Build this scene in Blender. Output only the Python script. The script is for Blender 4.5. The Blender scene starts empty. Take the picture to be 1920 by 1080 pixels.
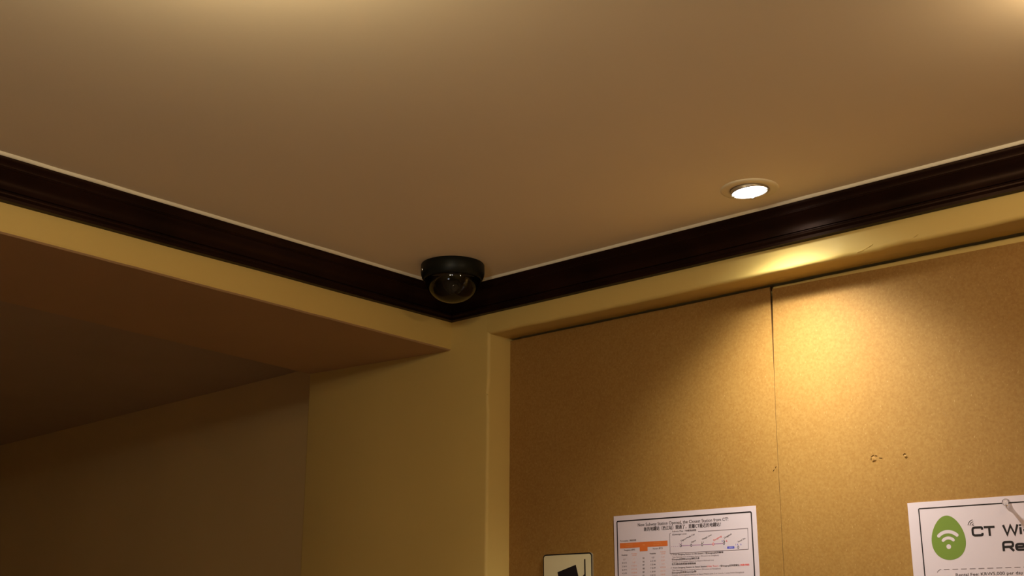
import bpy, bmesh, math, random
from mathutils import Vector, Matrix, noise
random.seed(4)
C = bpy.context.scene.collection
PI = math.pi

# ------------------------------------------------------------------ camera
CEIL = 2.40
cd = bpy.data.cameras.new('camera'); cam = bpy.data.objects.new('camera', cd); C.objects.link(cam)
cd.sensor_width = 36.0; cd.lens = 2215 / 1920 * 36.0; cd.clip_start = 0.02
PITCH = math.atan(640 / 2215)
cam.location = (1.7704, -1.8064, 1.68)
cam.rotation_euler = (PI/2 + PITCH, 0, math.radians(41.4))
bpy.context.scene.camera = cam

# ------------------------------------------------------------------ world, exposure
w = bpy.data.worlds.new('world'); bpy.context.scene.world = w; w.use_nodes = True
w.node_tree.nodes['Background'].inputs[0].default_value = (0.9, 0.75, 0.55, 1)
w.node_tree.nodes['Background'].inputs[1].default_value = 0.02
vs = bpy.context.scene.view_settings
vs.view_transform = 'Standard'; vs.look = 'None'; vs.gamma = 1; vs.use_curve_mapping = False
vs.exposure = 0.0

# ------------------------------------------------------------------ room lamps outside the frame, plus one added fill light
def point(name, loc, power, col, size=0.05):
    l = bpy.data.lights.new(name, 'POINT'); l.energy = power; l.color = col; l.shadow_soft_size = size
    o = bpy.data.objects.new(name, l); C.objects.link(o); o.location = loc; return o
def spot(name, loc, aim, power, col, size, angle, blend):
    l = bpy.data.lights.new(name, 'SPOT'); l.energy = power; l.color = col; l.shadow_soft_size = size
    l.spot_size = math.radians(angle); l.spot_blend = blend
    o = bpy.data.objects.new(name, l); C.objects.link(o); o.location = loc
    o.rotation_euler = Vector(aim).to_track_quat('-Z', 'Y').to_euler(); return o
def rgbp(r, g, b):
    return max(r, g, b), (r / max(r, g, b), g / max(r, g, b), b / max(r, g, b))
for nm, loc, rgb, size in (('ceiling_lamp_light', (0.905, -1.24, 2.345), (7.0, 5.5, 3.1), 0.05),
                           ('ceiling_lamp_light', (1.52, -0.50, 2.380), (4.0, 2.9, 1.6), 0.018),
                           ('unseen_room_light', (1.4, -2.6, 1.3), (5.4, 5.8, 7.0), 0.2),  # added fill at mid height to lift the ceiling, no known lamp
                           ('unseen_room_light', (2.2, -2.3, 2.36), (13.0, 13.0, 12.0), 0.04)):
    e_, c_ = rgbp(*rgb); point(nm, loc, e_, c_, size)

# ------------------------------------------------------------------ materials
def node_mat(name, rough=0.7, spec=0.4, metal=0.0):
    m = bpy.data.materials.new(name); m.use_nodes = True
    b = m.node_tree.nodes['Principled BSDF']
    b.inputs['Roughness'].default_value = rough
    b.inputs['Specular IOR Level'].default_value = spec
    b.inputs['Metallic'].default_value = metal
    return m, m.node_tree, b
def plain(name, col, rough=0.7, spec=0.4, metal=0.0):
    m, t, b = node_mat(name, rough, spec, metal); b.inputs['Base Color'].default_value = (*col, 1)
    return m
def noisy(name, c1, c2, scale, rough=0.7, spec=0.3, bump=0.1, bscale=None, detail=4, stretch=(1, 1, 1), dist=0.002, lo=0.3, hi=0.7):
    m, t, b = node_mat(name, rough, spec)
    N = t.nodes; L = t.links
    tc = N.new('ShaderNodeTexCoord'); mp = N.new('ShaderNodeMapping'); mp.inputs['Scale'].default_value = stretch
    L.new(tc.outputs['Object'], mp.inputs['Vector'])
    n = N.new('ShaderNodeTexNoise'); n.inputs['Scale'].default_value = scale; n.inputs['Detail'].default_value = detail
    L.new(mp.outputs[0], n.inputs['Vector'])
    r = N.new('ShaderNodeValToRGB'); r.color_ramp.elements[0].position = lo; r.color_ramp.elements[1].position = hi
    r.color_ramp.elements[0].color = (*c1, 1); r.color_ramp.elements[1].color = (*c2, 1)
    L.new(n.outputs['Fac'], r.inputs[0]); L.new(r.outputs[0], b.inputs['Base Color'])
    n2 = N.new('ShaderNodeTexNoise'); n2.inputs['Scale'].default_value = bscale or scale * 3; n2.inputs['Detail'].default_value = 5
    L.new(mp.outputs[0], n2.inputs['Vector'])
    bp = N.new('ShaderNodeBump'); bp.inputs['Strength'].default_value = bump; bp.inputs['Distance'].default_value = dist
    L.new(n2.outputs['Fac'], bp.inputs['Height']); L.new(bp.outputs[0], b.inputs['Normal'])
    return m
M = {}
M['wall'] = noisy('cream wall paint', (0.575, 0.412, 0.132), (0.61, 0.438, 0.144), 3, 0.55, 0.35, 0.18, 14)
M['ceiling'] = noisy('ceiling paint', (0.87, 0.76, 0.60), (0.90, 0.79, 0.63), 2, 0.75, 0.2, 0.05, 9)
M['soffit'] = noisy('shade-darkened soffit paint', (0.40, 0.25, 0.13), (0.43, 0.27, 0.14), 3, 0.6, 0.3, 0.1, 12)  # wall paint made darker and browner, shade of the underside put into colour
M['caulk'] = noisy('white caulk', (0.80, 0.74, 0.60), (0.86, 0.80, 0.66), 30, 0.5, 0.4, 0.3, 60)
M['crown'] = noisy('dark stained wood', (0.006, 0.0025, 0.0018), (0.016, 0.006, 0.004), 9, 0.34, 0.14, 0.10, 60, 6, (1, 1, 1))
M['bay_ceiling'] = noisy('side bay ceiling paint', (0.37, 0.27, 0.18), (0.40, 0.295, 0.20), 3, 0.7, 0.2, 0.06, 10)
M['crown'].node_tree.nodes['Principled BSDF'].inputs['Specular Tint'].default_value = (1.0, 0.62, 0.48, 1)
M['floor'] = noisy('floor boards', (0.46, 0.31, 0.17), (0.54, 0.37, 0.21), 6, 0.5, 0.4, 0.1)
M['cut'] = plain('board edge', (0.20, 0.10, 0.035), 0.9, 0.1)
M['tear'] = plain('torn hole shadowed fibre', (0.07, 0.032, 0.010), 0.95, 0.05)
M['paper'] = noisy('white paper', (0.59, 0.495, 0.57), (0.61, 0.515, 0.59), 4, 0.35, 0.4, 0.02, 20)
M['ink'] = plain('black ink', (0.012, 0.008, 0.010), 0.5, 0.3)
M['grey_ink'] = plain('grey ink', (0.16, 0.12, 0.14), 0.6, 0.3)
M['red_ink'] = plain('red ink', (0.72, 0.06, 0.05), 0.5, 0.3)
M['faded_red_ink'] = plain('faded red ink', (0.72, 0.26, 0.16), 0.5, 0.3)
M['orange_ink'] = plain('orange ink', (0.58, 0.135, 0.03), 0.5, 0.3)
M['pale_orange_ink'] = plain('pale orange ink', (0.64, 0.26, 0.10), 0.5, 0.3)
M['blue_ink'] = plain('blue ink', (0.09, 0.09, 0.48), 0.5, 0.3)
M['pale_blue_ink'] = plain('pale blue ink', (0.42, 0.42, 0.80), 0.5, 0.3)
M['purple_ink'] = plain('mauve ink', (0.33, 0.16, 0.34), 0.5, 0.3)
M['green_ink'] = plain('green ink', (0.145, 0.215, 0.035), 0.5, 0.3)
M['sign_face'] = noisy('sign face', (0.68, 0.60, 0.40), (0.72, 0.64, 0.43), 8, 0.35, 0.4, 0.02)
M['sign_metal'] = plain('sign edge metal', (0.45, 0.42, 0.34), 0.3, 0.5, 0.8)
M['dark_plastic'] = noisy('black plastic', (0.004, 0.005, 0.0035), (0.006, 0.007, 0.005), 20, 0.42, 0.22, 0.05, 200)
M['trim_white'] = plain('downlight white enamel', (0.80, 0.70, 0.50), 0.45, 0.4)
M['cup_metal'] = plain('gimbal metal', (0.55, 0.50, 0.42), 0.3, 0.5, 0.7)
M['screw'] = plain('steel screw', (0.6, 0.6, 0.6), 0.25, 0.5, 1.0)
# kraft board with flecks
def kraft():
    m, t, b = node_mat('brown fibreboard', 0.62, 0.25)
    N = t.nodes; L = t.links
    tc = N.new('ShaderNodeTexCoord')
    n = N.new('ShaderNodeTexNoise'); n.inputs['Scale'].default_value = 260; n.inputs['Detail'].default_value = 3
    L.new(tc.outputs['Object'], n.inputs['Vector'])
    r = N.new('ShaderNodeValToRGB'); e = r.color_ramp.elements
    e[0].position = 0.30; e[0].color = (0.268, 0.137, 0.031, 1); e[1].position = 0.72; e[1].color = (0.325, 0.180, 0.050, 1)
    L.new(n.outputs['Fac'], r.inputs[0])
    big = N.new('ShaderNodeTexNoise'); big.inputs['Scale'].default_value = 5; big.inputs['Detail'].default_value = 3
    L.new(tc.outputs['Object'], big.inputs['Vector'])
    mx = N.new('ShaderNodeMix'); mx.data_type = 'RGBA'; mx.blend_type = 'MULTIPLY'; mx.inputs['Factor'].default_value = 0.5
    rb = N.new('ShaderNodeValToRGB'); rb.color_ramp.elements[0].color = (0.86, 0.80, 0.72, 1); rb.color_ramp.elements[1].color = (1, 1, 1, 1)
    rb.color_ramp.elements[0].position = 0.35; rb.color_ramp.elements[1].position = 0.65
    L.new(big.outputs['Fac'], rb.inputs[0]); L.new(r.outputs[0], mx.inputs[6]); L.new(rb.outputs[0], mx.inputs[7])
    # sparse pale fibres and dark specks
    def fleck(scale, lo, hi, col, prev, rot):
        mp = N.new('ShaderNodeMapping'); mp.inputs['Scale'].default_value = (1, 1, 0.35); mp.inputs['Rotation'].default_value = (0, rot, 0)
        L.new(tc.outputs['Object'], mp.inputs['Vector'])
        f = N.new('ShaderNodeTexNoise'); f.inputs['Scale'].default_value = scale; f.inputs['Detail'].default_value = 1
        L.new(mp.outputs[0], f.inputs['Vector'])
        rr = N.new('ShaderNodeMapRange'); rr.inputs[1].default_value = lo; rr.inputs[2].default_value = hi; rr.clamp = True
        L.new(f.outputs['Fac'], rr.inputs[0])
        x = N.new('ShaderNodeMix'); x.data_type = 'RGBA'
        L.new(rr.outputs[0], x.inputs['Factor']); L.new(prev, x.inputs[6]); x.inputs[7].default_value = (*col, 1)
        return x.outputs[2]
    o = fleck(620, 0.70, 0.95, (0.54, 0.36, 0.16), mx.outputs[2], 0.6)
    o = fleck(560, 0.72, 0.97, (0.54, 0.36, 0.16), o, -0.9)
    o = fleck(400, 0.72, 0.84, (0.27, 0.145, 0.045), o, 0.2)
    L.new(o, b.inputs['Base Color'])
    bp = N.new('ShaderNodeBump'); bp.inputs['Strength'].default_value = 0.12; bp.inputs['Distance'].default_value = 0.0006
    L.new(n.outputs['Fac'], bp.inputs['Height']); L.new(bp.outputs[0], b.inputs['Normal'])
    return m
M['board'] = kraft()
def emit(name, col, s):
    m = bpy.data.materials.new(name); m.use_nodes = True; t = m.node_tree; t.nodes.clear()
    e = t.nodes.new('ShaderNodeEmission'); e.inputs[0].default_value = (*col, 1); e.inputs[1].default_value = s
    o = t.nodes.new('ShaderNodeOutputMaterial'); t.links.new(e.outputs[0], o.inputs[0]); return m
M['lamp'] = emit('halogen lamp face', (1.0, 0.97, 0.94), 9)
def glass(name, col, rough=0.02, ior=1.45):
    m, t, b = node_mat(name, rough, 0.5); b.inputs['Base Color'].default_value = (*col, 1)
    b.inputs['Transmission Weight'].default_value = 1.0; b.inputs['IOR'].default_value = ior; return m
def thin_shell(name, tint, rough=0.03):
    m = bpy.data.materials.new(name); m.use_nodes = True; t = m.node_tree; t.nodes.clear(); L = t.links
    a = t.nodes.new('ShaderNodeBsdfTransparent'); a.inputs[0].default_value = (*tint, 1)
    g = t.nodes.new('ShaderNodeBsdfGlossy'); g.inputs['Roughness'].default_value = rough; g.inputs[0].default_value = (1, 1, 1, 1)
    fr = t.nodes.new('ShaderNodeFresnel'); fr.inputs[0].default_value = 1.5
    mx = t.nodes.new('ShaderNodeMixShader'); o = t.nodes.new('ShaderNodeOutputMaterial')
    L.new(fr.outputs[0], mx.inputs[0]); L.new(a.outputs[0], mx.inputs[1]); L.new(g.outputs[0], mx.inputs[2]); L.new(mx.outputs[0], o.inputs[0]); return m
M['smoked'] = thin_shell('smoked acrylic', (0.48, 0.43, 0.36))
M['clear'] = glass('clear acrylic', (0.95, 0.92, 0.88))

# ------------------------------------------------------------------ mesh helpers
def obj(name, bm, m, parent=None, smooth=False, kind=None):
    me = bpy.data.meshes.new(name)
    bmesh.ops.recalc_face_normals(bm, faces=bm.faces[:]) if not getattr(bm, 'keep', False) else None
    bm.to_mesh(me); bm.free()
    for mm in (m if isinstance(m, list) else [m]): me.materials.append(mm)
    if smooth:
        for p in me.polygons: p.use_smooth = True
    o = bpy.data.objects.new(name, me); C.objects.link(o)
    if parent: o.parent = parent
    if kind: o['kind'] = kind
    return o
def tag(o, label, cat, group=None):
    o['label'] = label; o['category'] = cat
    if group: o['group'] = group
    return o
def thing(name, loc, label, cat, group=None):
    o = bpy.data.objects.new(name, None); C.objects.link(o); o.location = loc
    o.empty_display_size = 0.02
    return tag(o, label, cat, group)
def add_box(bm, a, b):
    vs = [bm.verts.new((x, y, z)) for z in (a[2], b[2]) for y in (a[1], b[1]) for x in (a[0], b[0])]
    for f in ((0,1,3,2), (4,6,7,5), (0,4,5,1), (1,5,7,3), (3,7,6,2), (2,6,4,0)): bm.faces.new([vs[i] for i in f])
def grid_strip(bm, rows):
    """rows: list of equal-length point lists -> quads between neighbours"""
    v = [[bm.verts.new(p) for p in r] for r in rows]
    for i in range(len(v) - 1):
        for j in range(len(v[0]) - 1):
            bm.faces.new((v[i][j], v[i][j+1], v[i+1][j+1], v[i+1][j]))
    return v
def lathe(bm, prof, n=48, mat=None, center=(0, 0, 0), cap0=False, cap1=False):
    rings = []
    for r, z in prof:
        ring = []
        for k in range(n):
            a = 2 * PI * k / n; p = Vector((r * math.cos(a), r * math.sin(a), z))
            if mat is not None: p = mat @ p
            ring.append(bm.verts.new(p + Vector(center)))
        rings.append(ring)
    for a, b in zip(rings, rings[1:]):
        for k in range(n): bm.faces.new((a[k], a[(k+1) % n], b[(k+1) % n], b[k]))
    if cap0: bm.faces.new(rings[0])
    if cap1: bm.faces.new(rings[-1])

# ------------------------------------------------------------------ room shell
RX, RY = 3.3, -4.0          # main room: x 0..RX, y RY..0
RCEIL = 2.335               # ceiling of the side bay beyond the beam
BX = -0.486                 # back side of beam and left arris of the pier
bm = bmesh.new(); add_box(bm, (-3.6, RY, -0.1), (RX, 0.4, 0.0)); obj('floor', bm, M['floor'], kind='structure')
bm = bmesh.new(); add_box(bm, (-0.1, RY - 0.1, CEIL), (RX + 0.1, 0.12, CEIL + 0.1)); obj('ceiling', bm, M['ceiling'], kind='structure')
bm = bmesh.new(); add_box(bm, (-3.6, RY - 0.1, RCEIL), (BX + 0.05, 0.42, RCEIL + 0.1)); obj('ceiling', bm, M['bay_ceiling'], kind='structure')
bm = bmesh.new(); add_box(bm, (RX, RY, 0), (RX + 0.1, 0.1, CEIL)); obj('wall_right', bm, M['wall'], kind='structure')
bm = bmesh.new(); add_box(bm, (-3.6, RY - 0.1, 0), (RX, RY, CEIL)); obj('wall_front', bm, M['wall'], kind='structure')
bm = bmesh.new(); add_box(bm, (-3.7, RY, 0), (-3.6, 0.4, RCEIL)); obj('wall_left', bm, M['wall'], kind='structure')
# back wall of the side bay, very slightly out of square
bm = bmesh.new()
y0, y1 = 0.105, 0.275
pts = [(-3.6, y1), (BX + 0.02, y0), (BX + 0.02, y0 + 0.2), (-3.6, y1 + 0.2)]
lo = [bm.verts.new((x, y, 0)) for x, y in pts]; hi = [bm.verts.new((x, y, RCEIL)) for x, y in pts]
for i in range(4): bm.faces.new((lo[i], lo[(i+1) % 4], hi[(i+1) % 4], hi[i]))
M['bay_wall'] = noisy('side bay wall paint', (0.58, 0.41, 0.18), (0.61, 0.435, 0.195), 3, 0.6, 0.3, 0.15, 14)
obj('wall_side_bay', bm, M['bay_wall'], kind='structure')

def wob(a, b, s=1.0): return (noise.noise(Vector((a, b, 3.1))) ) * s
# pier with rounded plaster arris and the left reveal of the board recess
bm = bmesh.new(); rows = []
R_ = 0.007
for k in range(121):
    z = 2.40 * k / 120 if k else 0
    e = wob(z * 5, 1.7, 0.0022) + wob(z * 22, 9.0, 0.0006)
    if abs(z - 2.15) < 0.02: e -= 0.002
    ex = 0.0045 * max(0, min(1, (2.28 - z) / 0.5))
    row = [(BX, 0.13, z), (BX, 0.004, z), (BX + 0.002, 0.001, z), (BX + 0.005, 0.0, z), (-0.25, 0.0, z), (-0.03, wob(z*3, 5, .001), z)]
    row += [(0.1055 - ex + e, 0.0, z)]
    for q in range(1, 6):
        a = PI/2 * q / 5
        row.append((0.1055 - ex + e + R_ * math.sin(a), R_ * (1 - math.cos(a)), z))
    row += [(0.119 - ex, 0.03, z), (0.1235 - ex * 0.8 + wob(z * 30, 4, 0.0008), 0.0565, z), (0.1235, 0.10, z)]
    rows.append(row)
grid_strip(bm, rows); obj('wall_pier', bm, M['wall'], kind='structure', smooth=True)
# header over the board recess, lower edge uneven plaster
bm = bmesh.new(); rows = []
for k in range(401):
    x = 0.106 + (RX - 0.106) * k / 400
    e = wob(x * 4, 2.2, 0.0022) + wob(x * 17, 8.0, 0.0012)
    z0 = 2.2858 + e
    if x > 1.0: z0 += 0.0015
    bump = 0.0022 * math.exp(-((x - 0.925) / 0.016) ** 2) + 0.0018 * math.exp(-((x - 1.035) / 0.012) ** 2)
    row = [(x, 0.0, 2.40), (x, 0.0, 2.345), (x, 0.0002 * wob(x * 9, 1, 4), 2.325), (x, -bump * 0.6, z0 + 0.018), (x, -bump, z0 + R_)]
    for q in range(1, 6):
        a = PI/2 * q / 5
        row.append((x, R_ * (1 - math.cos(a)) - bump * (1 - q/5), z0 + R_ * (1 - math.sin(a))))
    row += [(x, 0.03, 2.2845 + e * 0.5), (x, 0.0558, 2.2832 + wob(x * 40, 6, 0.0008)), (x, 0.0570, 2.290), (x, 0.0575, 2.31)]
    rows.append(row)
grid_strip(bm, rows); obj('wall_header', bm, M['wall'], kind='structure', smooth=True)
bm = bmesh.new(); add_box(bm, (0.1, 0.092, 0), (RX, 0.12, 2.35)); obj('wall_back', bm, M['wall'], kind='structure')
for xs, xe in ((0.118, 0.752), (0.7595, RX)):
    bm = bmesh.new(); rows = []
    for k in range(201):
        x = xs + (xe - xs) * k / 200; zt = 2.2800 + wob(x * 9, 31, 0.0010) + wob(x * 33, 2, 0.0007)
        rows.append([(x, 0.076, zt), (x, 0.0612, zt), (x, 0.0600, zt - 0.0012), (x, 0.0600, 2.252), (x, 0.076, 2.252)])
    grid_strip(bm, rows); obj('trim_3' if xs < 0.5 else 'trim_4', bm, M['wall'], kind='structure')
# small ridges and flakes left in the plaster
def flake(parent, c, rx, rz, ry, tilt):
    bm = bmesh.new(); bmesh.ops.create_icosphere(bm, subdivisions=2, radius=1.0)
    m = Matrix.Translation(c) @ Matrix.Rotation(tilt, 4, 'Y') @ Matrix.Diagonal((rx, ry, rz, 1))
    for v in bm.verts: v.co = m @ (v.co * (1 + 0.2 * noise.noise(v.co * 3 + Vector(c) * 40)))
    obj('plaster_flake', bm, M['wall'], parent, smooth=True)
hd = bpy.data.objects['wall_header']; pr = bpy.data.objects['wall_pier']
flake(hd, (1.0560, 0.0, 2.2965), 0.0048, 0.0010, 0.0014, -0.45)
flake(hd, (0.9750, 0.0, 2.2955), 0.0080, 0.0008, 0.0010, -0.35)
flake(hd, (0.9600, 0.0006, 2.2915), 0.0090, 0.0012, 0.0012, -0.15)
flake(pr, (0.1072, 0.0022, 2.1560), 0.0020, 0.0022, 0.0012, 0.5)

# beam over the opening to the side bay
def zb(y): return 2.2672 + 0.0128 * min(1.2, -y)
bm = bmesh.new(); rows = []
for k in range(161):
    y = RY * k / 160
    z0 = zb(y) + wob(y * 4, 12, 0.0012) + wob(y * 19, 7, 0.0006)
    bx = BX + 0.10 * min(1.0, -y)
    row = [(0.0, y, 2.40), (0.0, y, 2.34), (wob(y*3, 3, .0008), y, z0 + 0.02), (0.0, y, z0 + 0.006), (-0.0012, y, z0 + 0.0025), (-0.005, y, z0), (-0.2, y, z0 * 0.6 + 2.2825 * 0.4), (bx + 0.004, y, 2.2825), (bx, y, 2.287), (bx, y, 2.40)]
    rows.append(row)
grid_strip(bm, rows)
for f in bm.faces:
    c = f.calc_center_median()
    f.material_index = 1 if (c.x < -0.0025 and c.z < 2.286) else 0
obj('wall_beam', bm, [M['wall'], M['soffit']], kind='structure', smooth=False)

# crown moulding, mitred in the corner: profile (distance from wall, drop from ceiling)
prof = [(0.0, -0.004), (0.0300, -0.0045), (0.0302, -0.0075), (0.0280, -0.0115), (0.0255, -0.0165), (0.0250, -0.0195), (0.0262, -0.0208), (0.0262, -0.0225), (0.0244, -0.0238)]
for q in range(9):
    a = q / 8
    prof.append((0.0240 - 0.0095 * a - 0.0035 * math.sin(a * PI), -0.025 - 0.0285 * a))
prof += [(0.0120, -0.0545), (0.0120, -0.0562), (0.0150, -0.0568), (0.0162, -0.0588), (0.0158, -0.0612), (0.0138, -0.0628), (0.0118, -0.0645), (0.0112, -0.0695), (0.0, -0.0700)]
def crown(side):
    bm = bmesh.new(); rows = []
    n = 140
    for k in range(n + 1):
        t = (k / n) ** 1.0
        row = []
        for d, dz in prof:
            s = d + (3.29 if side == 'back' else 3.99) * t * 1.0
            s = d + ((RX if side == 'back' else -RY) - d) * t
            wv = wob(s * 5, d * 40 + (0 if side == 'back' else 20), 0.0006)
            row.append((s, -d, CEIL + dz + wv) if side == 'back' else (d, -s, CEIL + dz + wv))
        rows.append(row)
    grid_strip(bm, rows)
    o = obj('trim_1' if side == 'back' else 'trim_2', bm, M['crown'], kind='structure', smooth=True)
    me = o.data
    me.set_sharp_from_angle(angle=math.radians(40))
    # caulk bead between moulding and ceiling
    bm = bmesh.new(); rows = []
    n = 260
    for k in range(n + 1):
        t = k / n; row = []
        base = 0.031
        s0 = base + ((RX if side == 'back' else -RY) - base) * t
        wd = 0.0026 + wob(s0 * 12, 5 if side == 'back' else 15, 0.0018)
        if side != 'back': wd += 0.0008
        for d, dz in ((0.026, -0.0052), (0.0304, -0.0052), (0.0304 + wd * 0.5, -0.0036), (0.0304 + wd, -0.0002), (0.0304 + wd, 0.001)):
            s = max(s0, d) if k else d
            row.append((s, -d, CEIL + dz) if side == 'back' else (d, -s, CEIL + dz))
        rows.append(row)
    grid_strip(bm, rows)
    obj('caulk_bead', bm, M['caulk'], parent=o, smooth=True)
crown('back'); crown('left')

# ------------------------------------------------------------------ fibreboard panels in the recess
YB = 0.056
def panel(name, left, right, top, label, tears):
    """left/right: functions z -> x ; a 3 mm sheet with slightly bowed cut edges"""
    bm = bmesh.new(); rows = []
    n = 60
    zs = [top - (top - 0.35) * (k / n) for k in range(n + 1)]
    nx = 24
    for side, y in ((0, YB), (1, YB + 0.0035)):
        for z in zs:
            row = []
            for i in range(nx + 1):
                x = left(z) + (right(z) - left(z)) * i / nx
                zz = z + (wob(x * 6, 44 + left(1), 0.0012) - max(0, x - 0.76) * 0.0135 * (x < 1.3) - 0.0073 * (x >= 1.3) if z == top else 0)
                row.append((x, y, zz))
            rows.append(row)
    v = grid_strip(bm, rows[:n+1]); v2 = grid_strip(bm, rows[n+1:])
    def rim(a, b):
        for i in range(len(a) - 1): 
            f = bm.faces.new((a[i], a[i+1], b[i+1], b[i])); f.material_index = 1
    rim(v[0], v2[0]); rim(v[-1], v2[-1])
    rim([r[0] for r in v], [r[0] for r in v2]); rim([r[-1] for r in v], [r[-1] for r in v2])
    o = obj(name, bm, [M['board'], M['cut']]); tag(o, label, 'panel', 'fibreboard panels on the recessed wall')
    for strokes, flap in tears:
        bm = bmesh.new()
        for (xa, za, xb, zb_, wd) in strokes:
            d = Vector((xb - xa, 0, zb_ - za)); L_ = d.length; d.normalize(); nrm = Vector((-d.z, 0, d.x))
            pts = []
            m_ = 6
            up, dn = [], []
            for q in range(m_ + 1):
                t = q / m_; c = Vector((xa, 0, za)) + d * L_ * t + nrm * random.uniform(-.0002, .0002)
                ww = wd * (0.35 + 0.65 * math.sin(PI * t)) * random.uniform(0.8, 1.1) / 2
                up.append(c + nrm * ww); dn.append(c - nrm * ww)
            ring = up + dn[::-1]
            fr = [bm.verts.new((p.x, YB - 0.0004, p.z)) for p in ring]; bk = [bm.verts.new((p.x, YB + 0.001, p.z)) for p in ring]
            bm.faces.new(fr)
            for i in range(len(ring)): bm.faces.new((fr[i], fr[(i+1) % len(ring)], bk[(i+1) % len(ring)], bk[i]))
        obj('torn_hole', bm, M['tear'], parent=o)
        if flap:
            fx, fz, fr_ = flap
            bm = bmesh.new()
            cen = bm.verts.new((fx, YB - 0.0016, fz - fr_ * 0.2)); ring = []
            for q in range(12):
                a = 2 * PI * q / 12; rr = fr_ * (1 + 0.25 * math.sin(3 * a + fx * 50))
                ring.append(bm.verts.new((fx + rr * math.cos(a), YB - 0.0001, fz + rr * math.sin(a))))
            for q in range(12): bm.faces.new((cen, ring[q], ring[(q+1) % 12]))
            obj('paper_flap', bm, M['board'], parent=o, smooth=True)
    return o
def seam(z):
    t = (2.28 - z)
    if t < 0.25: return 0.7572 - 0.027 * t
    return 0.7504 - 0.010 * (t - 0.25)
gap = lambda z: 0.0042 * max(0, 1 - (2.28 - z) / 0.17) + 0.0007
panel('fibreboard_panel', lambda z: 0.1235 - 0.0035 * max(0, min(1, (2.28 - z) / 0.5)), lambda z: seam(z) - gap(z) / 2, 2.2790, 'brown fibreboard panel left of the seam, behind the framed sign and timetable notice', [])
s_ = lambda *a: a
panel('fibreboard_panel', lambda z: seam(z) + gap(z) / 2, lambda z: RX - 0.002, 2.2745, 'brown fibreboard panel right of the seam with torn holes, under the spotlight', [
    ([(0.9215, 1.9548, 0.9268, 1.9572, .0011), (0.9285, 1.9560, 0.9325, 1.9552, .0010), (0.9212, 1.9495, 0.9220, 1.9528, .0009), (0.9352, 1.9518, 0.9408, 1.9508, .0011)], (0.9262, 1.9500, 0.0042)),
    ([(0.9772, 1.9520, 0.9780, 1.9545, .0010), (0.9780, 1.9546, 0.9815, 1.9540, .0012), (0.9805, 1.9468, 0.9822, 1.9476, .0012), (0.9828, 1.9482, 0.9840, 1.9490, .0005)], (0.9805, 1.9500, 0.0025)),
])
# the small tear that crosses the seam belongs to the left panel
left_panel = [o for o in bpy.data.objects if o.name == 'fibreboard_panel'][0]
bm = bmesh.new()
for xa, za, xb, zz in ((0.7385, 1.9462, 0.7420, 1.9496), (0.7428, 1.9508, 0.7460, 1.9548)):
    d = Vector((xb - xa, 0, zz - za)); n_ = Vector((-d.z, 0, d.x)).normalized() * 0.00065
    ps = [Vector((xa, 0, za)), Vector((xa, 0, za)) + d * .5 + n_, Vector((xb, 0, zz)), Vector((xa, 0, za)) + d * .5 - n_]
    fr = [bm.verts.new((p.x, YB - 0.0004, p.z)) for p in ps]; bk = [bm.verts.new((p.x, YB + 0.001, p.z)) for p in ps]
    bm.faces.new(fr)
    for i in range(4): bm.faces.new((fr[i], fr[(i+1) % 4], bk[(i+1) % 4], bk[i]))
obj('torn_hole', bm, M['tear'], parent=left_panel)

# ------------------------------------------------------------------ recessed downlight
DL = Vector((0.8274, -0.1263, CEIL))
dl = thing('recessed_downlight', DL, 'round lit spotlight recessed in the ceiling beside the dark moulding', 'ceiling light')
bm = bmesh.new()
lathe(bm, [(0.0490, 0.0), (0.0490, -0.0012), (0.0478, -0.0024), (0.0450, -0.0032), (0.0360, -0.0036), (0.0335, -0.0030), (0.0330, -0.0015), (0.0328, 0.0)], 64)
obj('trim_ring', bm, M['trim_white'], dl, smooth=True)
tilt_axis = Vector((0.66, -0.75, 0)); TM = Matrix.Rotation(math.radians(-5.5), 3, tilt_axis)
nrm = TM @ Vector((0, 0, -1))
if nrm.dot(Vector((0.75, 0.66, 0))) < 0:
    TM = Matrix.Rotation(math.radians(5.5), 3, tilt_axis); nrm = TM @ Vector((0, 0, -1))
bm = bmesh.new()
lathe(bm, [(0.0312, 0.006), (0.0322, -0.0035), (0.0318, -0.0050), (0.0305, -0.0055), (0.0297, -0.0045), (0.0295, 0.006)], 64, TM, (0, 0, -0.0018))
gim = obj('gimbal_ring', bm, M['cup_metal'], dl, smooth=True)
bm = bmesh.new()
lathe(bm, [(0.0302, 0.004), (0.0300, -0.0036), (0.0285, -0.0046), (0.014, -0.0052), (0.0005, -0.0054)], 48, TM, (0, 0, -0.0018), cap1=True)
obj('lamp_face', bm, M['lamp'], dl, smooth=True)
for a in (200, 20, 110):
    bm = bmesh.new(); add_box(bm, (0.0262, -0.0022, -0.0068), (0.0312, 0.0022, -0.0040))
    R3 = Matrix.Rotation(math.radians(a), 3, 'Z')
    for v in bm.verts: v.co = TM @ (R3 @ v.co) + Vector((0, 0, -0.0018))
    obj('retaining_clip', bm, M['cup_metal'], dl)
SP = DL + Vector((0, 0, -0.0018)) + nrm * 0.012
spot('downlight_beam', SP, nrm + Vector((-0.07, 0.01, 0)), 41, (1.0, 0.97, 0.80), 0.026, 117, 1.0)
spot('downlight_spill', SP, nrm, 5.4, (1.0, 0.98, 0.74), 0.026, 150, 1.0)

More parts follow.
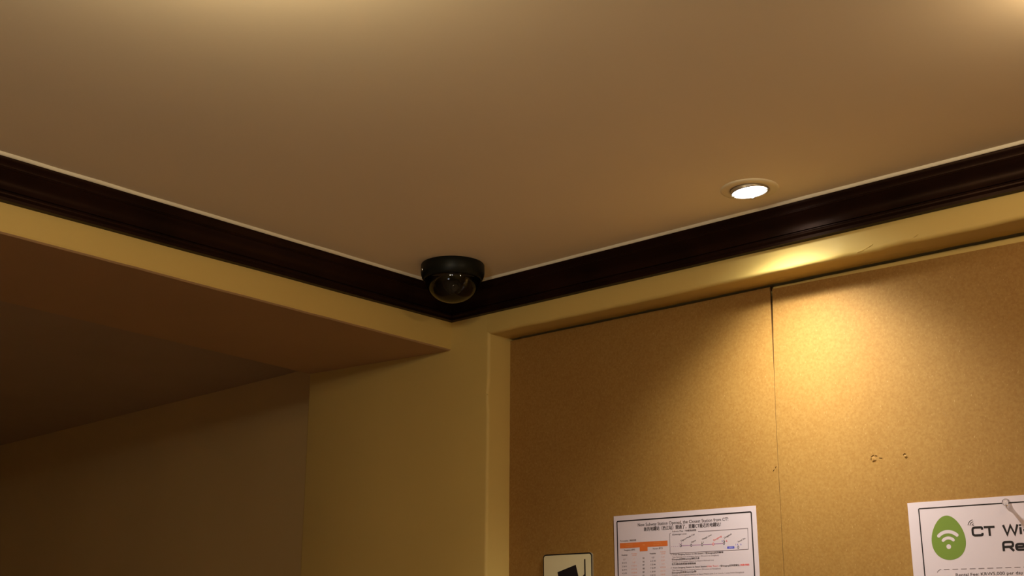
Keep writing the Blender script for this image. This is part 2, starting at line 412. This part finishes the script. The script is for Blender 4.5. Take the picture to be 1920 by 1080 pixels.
# ------------------------------------------------------------------ dome camera
DP = Vector((0.1436, -0.1453, CEIL))
dc = thing('dome_camera', DP, 'black dome security camera with smoked bubble on the ceiling in the corner', 'security camera')
bm = bmesh.new()
lathe(bm, [(0.0, 0.0), (0.0640, 0.0), (0.0652, -0.002), (0.0655, -0.010), (0.0655, -0.0185), (0.0645, -0.0230), (0.0628, -0.0285), (0.0608, -0.0320), (0.0598, -0.0330), (0.0580, -0.0332), (0.0572, -0.0320), (0.0572, -0.024), (0.0, -0.024)], 72)
bs = obj('base', bm, M['dark_plastic'], dc, smooth=True); bs.data.set_sharp_from_angle(angle=math.radians(50))
bm = bmesh.new()
prof_d = []
Ro, Ri = 0.0562, 0.0458
zc = -0.0325
for q in range(25):
    a = PI/2 * q / 24; prof_d.append((Ro * math.cos(a) + (1e-5 if q == 24 else 0), zc - Ro * 0.84 * math.sin(a)))
prof_d = [(Ro, zc + 0.006)] + prof_d
lathe(bm, prof_d, 72); bmesh.ops.remove_doubles(bm, verts=bm.verts[:], dist=1e-6)
obj('bubble', bm, M['smoked'], dc, smooth=True)
# camera module inside the bubble, looking out to the right of the corner
look = Vector((0.9, -0.35, -0.55)).normalized()
q_ = look.to_track_quat('Z', 'Y').to_matrix()
bm = bmesh.new()
lathe(bm, [(0.0001, -0.016), (0.016, -0.014), (0.0170, 0.010), (0.0150, 0.0165), (0.0115, 0.0175), (0.0105, 0.013), (0.0001, 0.013)], 32, q_, (0, 0, -0.044))
mod = obj('camera_module', bm, M['dark_plastic'], dc, smooth=True)
bm = bmesh.new(); lathe(bm, [(0.0100, 0.0125), (0.0085, 0.0155), (0.005, 0.0172), (0.0001, 0.0178)], 24, q_, (0, 0, -0.044)); obj('lens', bm, plain('lens glass', (0.01, 0.01, 0.015), 0.05, 0.8), mod, smooth=True)
# side screw on the rim facing left
rt = Vector((math.sin(math.radians(48.6)), math.cos(math.radians(48.6)), 0)); fwv = Vector((-math.cos(math.radians(48.6)), math.sin(math.radians(48.6)), 0))
d = (-rt * 0.93 - fwv * 0.37).normalized()
q2 = d.to_track_quat('Z', 'Y').to_matrix()
bm = bmesh.new(); lathe(bm, [(0.0034, 0.063), (0.0034, 0.0662), (0.0026, 0.0669), (0.0001, 0.0670)], 16, q2, (0, 0, -0.017)); obj('side_screw', bm, M['screw'], dc, smooth=True)

# ------------------------------------------------------------------ printed sheets on the board
# wall coordinates of points measured on the photograph (all in the plane of the board)
F_ = 2215.0
_a = math.radians(48.6)
_fw = Vector((-math.cos(_a), math.sin(_a), 0)); _rt = Vector((math.sin(_a), math.cos(_a), 0))
_F = _fw * math.cos(PITCH) + Vector((0, 0, math.sin(PITCH))); _U = -_fw * math.sin(PITCH) + Vector((0, 0, math.cos(PITCH)))
def wall_pt(px, py, y=YB):
    r = _F + _rt * ((px - 960) / F_) - _U * ((py - 540) / F_)
    p = Vector(cam.location) + r * ((y - cam.location.y) / r.y)
    return Vector((p.x, 0, p.z))
INK = 0.00009
def strip_poly(bm, pts, wd, y, closed=False):
    """constant width line through wall points"""
    n = len(pts); L_, R2 = [], []
    for i in range(n):
        a = pts[(i - 1) % n] if (closed or i) else pts[0]; b = pts[(i + 1) % n] if (closed or i < n - 1) else pts[-1]
        d1 = (pts[i] - a); d2 = (b - pts[i])
        if d1.length < 1e-9: d1 = d2
        if d2.length < 1e-9: d2 = d1
        d1.normalize(); d2.normalize(); t = (d1 + d2).normalized(); nn = Vector((-t.z, 0, t.x))
        k = wd / 2 / max(0.5, nn.dot(Vector((-d1.z, 0, d1.x))))
        L_.append(bm.verts.new((pts[i].x + nn.x * k, y, pts[i].z + nn.z * k))); R2.append(bm.verts.new((pts[i].x - nn.x * k, y, pts[i].z - nn.z * k)))
    for i in range(n if closed else n - 1):
        j = (i + 1) % n; bm.faces.new((L_[i], L_[j], R2[j], R2[i]))
def poly(bm, pts, y): bm.faces.new([bm.verts.new((p.x, y, p.z)) for p in pts])
def rounded(x0, z0, x1, z1, r, n=6):
    out = []
    for cx, cz, a0 in ((x1 - r, z1 - r, 0), (x0 + r, z1 - r, 90), (x0 + r, z0 + r, 180), (x1 - r, z0 + r, 270)):
        for q in range(n + 1):
            a = math.radians(a0 + 90 * q / n); out.append(Vector((cx + r * math.cos(a), 0, cz + r * math.sin(a))))
    return out
def slab(bm, pts, yf, yb_):
    fr = [bm.verts.new((p.x, yf, p.z)) for p in pts]; bk = [bm.verts.new((p.x, yb_, p.z)) for p in pts]
    bm.faces.new(fr); bm.faces.new(bk[::-1])
    for i in range(len(pts)): bm.faces.new((fr[i], bk[i], bk[(i+1) % len(pts)], fr[(i+1) % len(pts)]))
def text_bm(bm, body, p0, p1, cap, y, bold=0.0):
    """flat lettering from p0 to p1 (baseline ends), cap height `cap` in metres"""
    cu = bpy.data.curves.new('t', 'FONT'); cu.body = body; cu.size = 1; cu.resolution_u = 3
    to = bpy.data.objects.new('t', cu); C.objects.link(to)
    dg = bpy.context.evaluated_depsgraph_get(); ev = to.evaluated_get(dg); me = ev.to_mesh()
    if len(me.vertices):
        xs = [v.co.x for v in me.vertices]; x0, x1 = min(xs), max(xs)
        d = p1 - p0; L_ = d.length; d = d.normalized(); up = Vector((-d.z, 0, d.x))
        sx = L_ / (x1 - x0); sz = cap / 0.70
        vs_ = []
        for k, off in enumerate((0,) if bold <= 0 else (-bold, bold, 0)):
            vs_ = []
            for v in me.vertices:
                p = p0 + d * ((v.co.x - x0) * sx + off * sz) + up * ((v.co.y + (0.3 * off if k else -0.3 * off)) * sz)
                vs_.append(bm.verts.new((p.x, y - k * 1.5e-5, p.z)))
            for f in me.polygons:
                try: bm.faces.new([vs_[i] for i in f.vertices])
                except ValueError: pass
    ev.to_mesh_clear(); bpy.data.objects.remove(to); bpy.data.curves.remove(cu)
def words(name, items, m, parent, y, bold=0.0):
    for body, a, b, cap in items:
        bm = bmesh.new(); text_bm(bm, body, a, b, cap, y, bold); obj(name, bm, m, parent)

def root_for(name, label, cat):
    o = thing(name, (0, 0, 0), label, cat); return o

# ---- notice about the subway station
pos = root_for('timetable_notice', 'white landscape notice with orange timetable and small route map, left of the board seam', 'notice')
YP = YB - 0.0012; YI = YP - INK
x0, x1, ztop = 0.3906, 0.7010, 1.8892
c1 = lambda u, v: wall_pt(1140 + u / 6.4, 920 + v / 6.4)
bm = bmesh.new(); slab(bm, [Vector((x0, 0, ztop - .218)), Vector((x1, 0, ztop - .218)), Vector((x1, 0, ztop)), Vector((x0, 0, ztop))], YP, YB - 0.0001)
obj('paper_sheet', bm, M['paper'], pos)
bt = c1(107, 370); tr = c1(1722, 256)
bm = bmesh.new(); strip_poly(bm, rounded(bt.x + .001, ztop - .208, tr.x, (bt.z + tr.z) / 2, 0.002), 0.0024, YI, True); obj('border_line', bm, M['ink'], pos)
words('heading', [('New Subway Station Opened, the Closest Station from CT!', c1(363, 430), c1(1447, 360), 0.0058)], M['ink'], pos, YI, 0.012)
words('heading', [('新的地鐵站（西江站）開通了，是離CT最近的地鐵站！', c1(437, 484), c1(1357, 424), 0.0058)], M['ink'], pos, YI, 0.022)
tt = thing('timetable', (0, 0, 0), 'x', 'x'); 
for k in ('label', 'category'): del tt[k]
tt.parent = pos
def quad(bm, a, b, c, d_, y): poly(bm, [a, b, c, d_], y)
bm = bmesh.new()
za = (c1(147, 635).z + c1(720, 594).z) / 2; zb2 = (c1(147, 695).z + c1(720, 662).z) / 2; zt2 = c1(432, 727).z
xa, xb = c1(147, 650).x, c1(720, 650).x; xt0, xt1 = c1(385, 700).x, c1(480, 700).x
poly(bm, [Vector((xa, 0, za)), Vector((xb, 0, za)), Vector((xb, 0, zb2)), Vector((xt1, 0, zb2)), Vector((xt1, 0, zt2)), Vector((xt0, 0, zt2)), Vector((xt0, 0, zb2)), Vector((xa, 0, zb2))], YI)
obj('orange_band', bm, M['orange_ink'], tt)
words('band_lettering', [('Direction', c1(222, 652), c1(305, 646), .0020), ('Gongdeok', c1(215, 676), c1(300, 669), .0020), ('時', c1(422, 662), c1(447, 660), .0028), ('Direction', c1(555, 630), c1(640, 624), .0020), ('Digital Media City', c1(550, 655), c1(650, 648), .0020)], M['pale_orange_ink'], tt, YI - .00004)
tb = [('Timetable / 時刻表', c1(148, 614), c1(342, 604), .0028), ('Gongdeok (공덕)', c1(198, 724), c1(328, 716), .0026), ('Munsan (문산)', c1(543, 706), c1(662, 697), .0026), ('Weekday', c1(166, 783), c1(240, 778), .0024), ('Weekday', c1(503, 764), c1(580, 758), .0024)]
redb = [('Holiday', c1(288, 765), c1(354, 760), .0022), ('time', c1(296, 784), c1(345, 780), .0022), ('Holiday', c1(632, 742), c1(700, 738), .0022), ('time', c1(640, 764), c1(692, 760), .0022)]
words('column_lettering', tb, M['ink'], tt, YI, 0.01); words('column_lettering', redb, M['faded_red_ink'], tt, YI)
colA = ['5 7', '8 23 35', '2 16 41', '8 24 41', '9 29 50', '6 27 48', '5 25 47', '9 28 51']; colB = ['7', '3 37', '17 32 51', '12 31 54', '14 38 56', '11 33 52', '8 26 47', '9 31 50']
colC = ['05', '06', '07', '08', '09', '10', '11', '12']; colD = ['4 27', '6 21 43', '2 25 46', '7 26 49', '5 28 50', '9 30 52', '8 27 49', '5 28 48']; colE = ['5 41', '12 33', '4 41', '10 35 52', '8 31 51', '9 30 52', '7 28 49', '9 31 53']
blk, rd = [], []
for i in range(8):
    vv = 836 + i * 41.5
    for col, u, L_, wd in ((colA, 202, blk, 62), (colB, 318, rd, 66), (colC, 432, blk, 22), (colD, 545, blk, 68), (colE, 665, rd, 64)):
        s = col[i]; k = wd * len(s) / 8.0 if col is not colC else wd
        sh = -(u - 202) * 0.075 * (0.9 if i < 4 else 0.8)
        L_.append((s, c1(u - k / 2, vv + sh), c1(u + k / 2, vv + sh - k * 0.06), .0026 if col is not colC else .0030))
words('time_figures', blk, M['ink'], tt, YI, 0.008); words('time_figures', rd, M['faded_red_ink'], tt, YI)

rm = thing('route_map', (0, 0, 0), 'x', 'x')
for k in ('label', 'category'): del rm[k]
rm.parent = pos
bm = bmesh.new()
strip_poly(bm, [c1(1085, 492), c1(1681, 453), c1(1688, 704), c1(749, 755), c1(745, 520), c1(756, 508)], 0.0010, YI); obj('map_border', bm, M['grey_ink'], rm)
words('map_lettering', [('Subway Map / 地鐵路線圖', c1(775, 499), c1(1062, 482), .0026), ('(Gyeongui Line)', c1(776, 536), c1(946, 525), .0026),
    ('Digital Media City', c1(882, 612), c1(1047, 527), .0026), ('Gajwa', c1(1006, 629), c1(1058, 602), .0026), ('Hongik Univ.', c1(1137, 592), c1(1254, 533), .0026),
    ('Gongdeok', c1(1399, 577), c1(1492, 524), .0028), ('Seoul Stn.', c1(1566, 622), c1(1657, 575), .0026)], M['ink'], rm, YI, 0.01)
words('map_lettering', [('Seogang', c1(1272, 607), c1(1370, 552), .0030)], M['red_ink'], rm, YI, 0.012)
bm = bmesh.new(); strip_poly(bm, [c1(885, 662), c1(1395, 634)], 0.0011, YI)
for q in range(5): strip_poly(bm, [c1(765 + q * 22, 672 - q * 1.3), c1(775 + q * 22, 671.4 - q * 1.3)], 0.0008, YI)
obj('route_line', bm, M['purple_ink'], rm)
bm = bmesh.new(); strip_poly(bm, [c1(1397, 640), c1(1399, 690), c1(1430, 690)], 0.0006, YI); strip_poly(bm, [c1(1520, 684), c1(1560, 680)], 0.0006, YI); obj('route_line', bm, M['pale_blue_ink'], rm)
bm = bmesh.new(); a, b = c1(1435, 703), c1(1520, 664); poly(bm, rounded(a.x, a.z + .0006, b.x, b.z - .0002, .0008), YI); obj('line_badge', bm, M['blue_ink'], rm)
words('badge_lettering', [('AREX', c1(1455, 692), c1(1503, 689), .0026)], M['pale_blue_ink'], rm, YI - .00004)
for (u, v, m_) in ((878, 660, 'ink'), (1004, 655, 'ink'), (1134, 648, 'ink'), (1268, 641, 'red_ink'), (1397, 631, 'ink'), (1568, 679, 'ink')):
    bm = bmesh.new(); c = c1(u, v); poly(bm, [c + Vector((.0019 * math.cos(k * PI/8), 0, .0026 * math.sin(k * PI/8))) for k in range(16)], YI - .00004); sr = obj('station_ring', bm, M[m_], rm)
    bm = bmesh.new(); poly(bm, [c + Vector((.0010 * math.cos(k * PI/8), 0, .0016 * math.sin(k * PI/8))) for k in range(16)], YI - .00008); obj('station_dot', bm, M['paper'], rm)
words('line_figures', [('K', c1(858, 646), c1(868, 645), .0024), ('6', c1(878, 640), c1(892, 639), .0026)], M['purple_ink'], rm, YI, .01)
words('line_figures', [('2', c1(1122, 630), c1(1136, 628), .0026), ('A', c1(1143, 628), c1(1157, 627), .0026)], M['grey_ink'], rm, YI, .01)
words('line_figures', [('5', c1(1368, 614), c1(1382, 613), .0026), ('1 4', c1(1538, 658), c1(1566, 656), .0030), ('A', c1(1592, 656), c1(1608, 655), .0030)], M['blue_ink'], rm, YI, .02)
words('line_figures', [('5', c1(1392, 617), c1(1409, 615), .0036)], M['ink'], rm, YI, .03)
words('line_figures', [('6', c1(1420, 614), c1(1437, 612), .0030)], M['red_ink'], rm, YI, .02)
y_ = YI
words('bullet_text', [('✓ From Seogang Station to the airport / 從Seogang站到機場', c1(757, 778), c1(1387, 748), .0026), ('在Seogang站搭乘Gyeongui線往孔德', c1(770, 836), c1(1100, 819), .0026), ('在孔德站換乘機場鐵路線', c1(770, 892), c1(1060, 882), .0026),
    ('✓ From Seogang Station to Seoul Station', c1(757, 936), c1(1190, 916), .0026), ('/ 從Seogang站到首爾站', c1(1340, 912), c1(1582, 903), .0026), ('在Seogang站搭乘Gyeongui線', c1(770, 995), c1(1065, 978), .0026)], M['ink'], pos, y_, 0.022)
words('bullet_text', [('Take Gyeongui Line at Seogang Station, (Direction to Gongdeok)', c1(776, 806), c1(1335, 782), .0023), ('Transfer at Gongdeok Station to Airport Railroad Line', c1(770, 864), c1(1275, 840), .0023),
    ('Take Gyeongui Line at Seogang Station, (Direction to Gongdeok)', c1(772, 964), c1(1358, 941), .0023), ('Transfer at Gongdeok Station to Seoul Metro Line 5 or Line 6, 1 stop from Gongdeok', c1(770, 1022), c1(1640, 985), .0023)], M['grey_ink'], pos, y_, 0.004)
words('bullet_text', [('(City Tour)', c1(1192, 915), c1(1328, 911), .0026), ('(地鐵4號線)', c1(1588, 903), c1(1702, 896), .0026)], M['red_ink'], pos, y_, 0.016)

# ---- wireless rental notice
pos2 = root_for('rental_notice', 'large white notice with green egg emblem and bold black lettering, cut off at right', 'notice')
c2 = lambda u, v: wall_pt(1680 + u / 6, 900 + v / 6)
px0, pz1 = 0.9768, 1.8750
bm = bmesh.new(); slab(bm, [Vector((px0 - .001, 0, pz1 - .21)), Vector((px0 + .296, 0, pz1 - .21)), Vector((px0 + .297, 0, pz1)), Vector((px0, 0, pz1))], YP, YB - 0.0001)
obj('paper_sheet', bm, M['paper'], pos2)
tl = c2(258, 325)
bm = bmesh.new(); strip_poly(bm, rounded(tl.x, pz1 - .196, px0 + .297 - (tl.x - px0), tl.z, 0.0015), 0.0019, YI, True); obj('border_line', bm, M['ink'], pos2)
ec = c2(592, 655)
bm = bmesh.new(); pts = []
for k in range(64):
    a = 2 * PI * k / 64; zz = math.cos(a); wdt = math.sin(a) * (1 - 0.17 * zz)
    pts.append(ec + Vector((0.0266 * wdt, 0, 0.0340 * zz + 0.0008)))
poly(bm, pts, YI); egg = obj('egg_emblem', bm, M['green_ink'], pos2)
def arc(bm, c, r, wd, a0, a1, y, n=20):
    pts = [c + Vector((r * math.cos(math.radians(a0 + (a1 - a0) * q / n)), 0, r * math.sin(math.radians(a0 + (a1 - a0) * q / n)))) for q in range(n + 1)]
    strip_poly(bm, pts, wd, y)
    return pts
wc = c2(597, 735)
bm = bmesh.new()
for r, wd, h_ in ((0.0208, 0.0052, 44), (0.0112, 0.0046, 46)):
    ps = arc(bm, wc, r, wd, 90 - h_, 90 + h_, YI - .00004)
    for p in (ps[0], ps[-1]): poly(bm, [p + Vector((wd / 2 * math.cos(k * PI / 8), 0, wd / 2 * math.sin(k * PI / 8))) for k in range(16)], YI - .00006)
dc_ = c2(597, 750); poly(bm, [dc_ + Vector((.0037 * math.cos(k * PI/12), 0, .0037 * math.sin(k * PI/12))) for k in range(24)], YI - .00004)
obj('signal_mark', bm, M['paper'], egg)
bm = bmesh.new(); sc = c2(884, 518)
for r in (0.0096, 0.0066, 0.0036): arc(bm, sc, r, 0.0010, 100, 172, YI, 10)
poly(bm, [c2(876, 512) + Vector((.0008 * math.cos(k * PI/4), 0, .0008 * math.sin(k * PI/4))) for k in range(8)], YI)
obj('signal_mark', bm, M['ink'], pos2)
def rnd(pts, r=0.16, n=4):
    """round the inner corners of a stroke path"""
    out = [Vector((pts[0][0], 0, pts[0][1]))]
    for a, b, c in zip(pts, pts[1:], pts[2:]):
        a, b, c = (Vector((q[0], 0, q[1])) for q in (a, b, c))
        d1 = (a - b); d2 = (c - b); rr = min(r, d1.length / 2, d2.length / 2)
        p, q = b + d1.normalized() * rr, b + d2.normalized() * rr
        for k in range(n + 1):
            t = k / n; out.append(p * (1 - t) ** 2 + b * 2 * t * (1 - t) + q * t * t)
    out.append(Vector((pts[-1][0], 0, pts[-1][1]))); return out
GL = {  # wide square-shouldered bold capitals and lower case: advance, strokes
    'C': (1.28, [[(1.10, .66), (1.10, .90), (.10, .90), (.10, .10), (1.10, .10), (1.10, .34)]]),
    'T': (1.20, [[(0, .90), (1.12, .90)], [(.56, .9), (.56, 0)]]),
    'W': (1.66, [[(.06, 1), (.40, .02), (.78, .92), (1.16, .02), (1.50, 1)]]),
    'i': (.32, [[(.10, 0), (.10, .72)], [(.10, .84), (.10, 1.0)]]),
    '-': (.62, [[(.05, .40), (.50, .40)]]),
    'F': (1.12, [[(.10, 0), (.10, .90), (1.02, .90)], [(.10, .48), (.92, .48)]]),
    'R': (1.28, [[(.10, 0), (.10, .90), (1.08, .90), (1.08, .42), (.215, .42)], [(.72, .42), (1.12, 0)]]),
    'e': (1.08, [[(.215, .37), (.88, .37), (.88, .65), (.10, .65), (.10, .09), (.88, .09), (.88, .20)]]),
    'n': (1.08, [[(.10, 0), (.10, .72)], [(.10, .65), (.88, .65), (.88, 0)]]),
    't': (.74, [[(.28, 1.0), (.28, .09), (.66, .09)], [(0, .65), (.66, .65)]]),
    'a': (1.08, [[(.08, .65), (.88, .65), (.88, 0)], [(.88, .40), (.10, .40), (.10, .09), (.88, .09)]]),
    'l': (.32, [[(.10, 0), (.10, 1.0)]])}
bm = bmesh.new()
def stroke_word(txt, p0, p1, cap, sxw):
    d = (p1 - p0).normalized(); up = Vector((-d.z, 0, d.x)); x = 0
    for n_, ch in enumerate(txt):
        adv, strokes = GL[ch]
        for k, st in enumerate(strokes):
            path = rnd(st, 0.10 if ch in 'W' else 0.26) if len(st) > 2 and ch != 'W' else [Vector((q[0], 0, q[1])) for q in st]
            strip_poly(bm, [p0 + d * ((x + q.x) * cap * sxw) + up * (q.z * cap) for q in path], cap * 0.235, YI - 2.5e-5 * k)
        x += adv
stroke_word('CT', c2(860, 637), c2(1126, 627), .0148, 1.0)
stroke_word('Wi-Fi', c2(1212, 619), c2(1440, 610), .0148, 1.0)
stroke_word('Rental', c2(1207, 803), c2(1440, 794), .0150, .98)
obj('large_lettering', bm, M['ink'], pos2)
bm = bmesh.new()
arc(bm, c2(530, 1075), 0.0096, 0.0009, 100, 150, YI, 8)
pA, pB = c2(542, 1009), c2(1440, 968); dz = (pB.z - pA.z)
xx = pA.x
while xx < px0 + .265:
    strip_poly(bm, [Vector((xx, 0, pA.z)), Vector((xx + .0090, 0, pA.z))], 0.0010, YI); xx += .01345
zz = pA.z - .012
while zz > pz1 - .18:
    strip_poly(bm, [Vector((c2(445, 1075).x, 0, zz)), Vector((c2(445, 1075).x, 0, zz - .009))], 0.0010, YI); zz -= .01345
obj('dashed_border', bm, M['grey_ink'], pos2)
words('price_lettering', [('Rental Fee: KRW5,000 per day', c2(678, 1084), c2(1436, 1058), .0045)], M['ink'], pos2, YI, 0.006)

# ---- clear push pin holding the rental notice
pc = wall_pt(1887, 942)
pin = tag(obj('push_pin', (lambda b: (lathe(b, [(0.0001, 0.0), (0.0050, 0.0), (0.0056, 0.0010), (0.0050, 0.0022), (0.0030, 0.0032), (0.0024, 0.0055), (0.0027, 0.0085), (0.0042, 0.0105), (0.0046, 0.0122), (0.0040, 0.0136), (0.0001, 0.0140)], 28, Vector((0.25, -1, -0.05)).to_track_quat('Z', 'Y').to_matrix()), b)[1])(bmesh.new()), M['clear'], smooth=True), 'clear plastic push pin in the top edge of the rental notice', 'push pin')
pin.location = (pc.x, YP - 0.0007, pc.z)

# ---- camera warning sign
sg = root_for('warning_sign', 'small cream sign with rounded corners and black camera pictogram, left of the timetable notice', 'sign')
c3 = lambda u, v: wall_pt(980 + u / 10.667, 1000 + v / 10.667, YB - 0.005)
sx0, sx1, sz1 = 0.2160, 0.3385, 1.8235
bm = bmesh.new(); slab(bm, rounded(sx0, sz1 - .17, sx1, sz1, .006), YB - 0.0046, YB - 0.0001); obj('plate', bm, M['sign_metal'], sg)
bm = bmesh.new(); strip_poly(bm, rounded(sx0 + .0012, sz1 - .1688, sx1 - .0012, sz1 - .0012, .0055), 0.0024, YB - 0.0048, True); obj('dark_rim', bm, M['ink'], sg)
bm = bmesh.new(); slab(bm, rounded(sx0 + .0022, sz1 - .1678, sx1 - .0022, sz1 - .0026, .005), YB - 0.0052, YB - .0045); obj('face', bm, M['sign_face'], sg)
pg = thing('pictogram', (0, 0, 0), 'x', 'x')
for k in ('label', 'category'): del pg[k]
pg.parent = sg
A, B = c3(698, 778), c3(1066, 628); dirv = (B - A); nv = Vector((dirv.z, 0, -dirv.x)).normalized()
bm = bmesh.new(); poly(bm, [A, B, B + nv * .030, A + nv * .030], YB - .0055); obj('camera_mark', bm, M['ink'], pg); bm = bmesh.new(); poly(bm, [A + nv * .008 - dirv.normalized() * .008, A + nv * .008, A + nv * .024, A + nv * .024 - dirv.normalized() * .008], YB - .0055); obj('lens_mark', bm, M['ink'], pg)
bm = bmesh.new(); xp = c3(1247, 600).x; zt = c3(1247, 515).z; zar = c3(1240, 860).z
strip_poly(bm, [Vector((xp, 0, zt)), Vector((xp, 0, zt - .075))], .0030, YB - .0055); obj('wall_bar_mark', bm, M['ink'], pg); bm = bmesh.new()
strip_poly(bm, [Vector((xp, 0, zar + .002)), Vector((xp - .016, 0, zar - .014))], .0060, YB - .00555)
obj('bracket_mark', bm, M['ink'], pg)
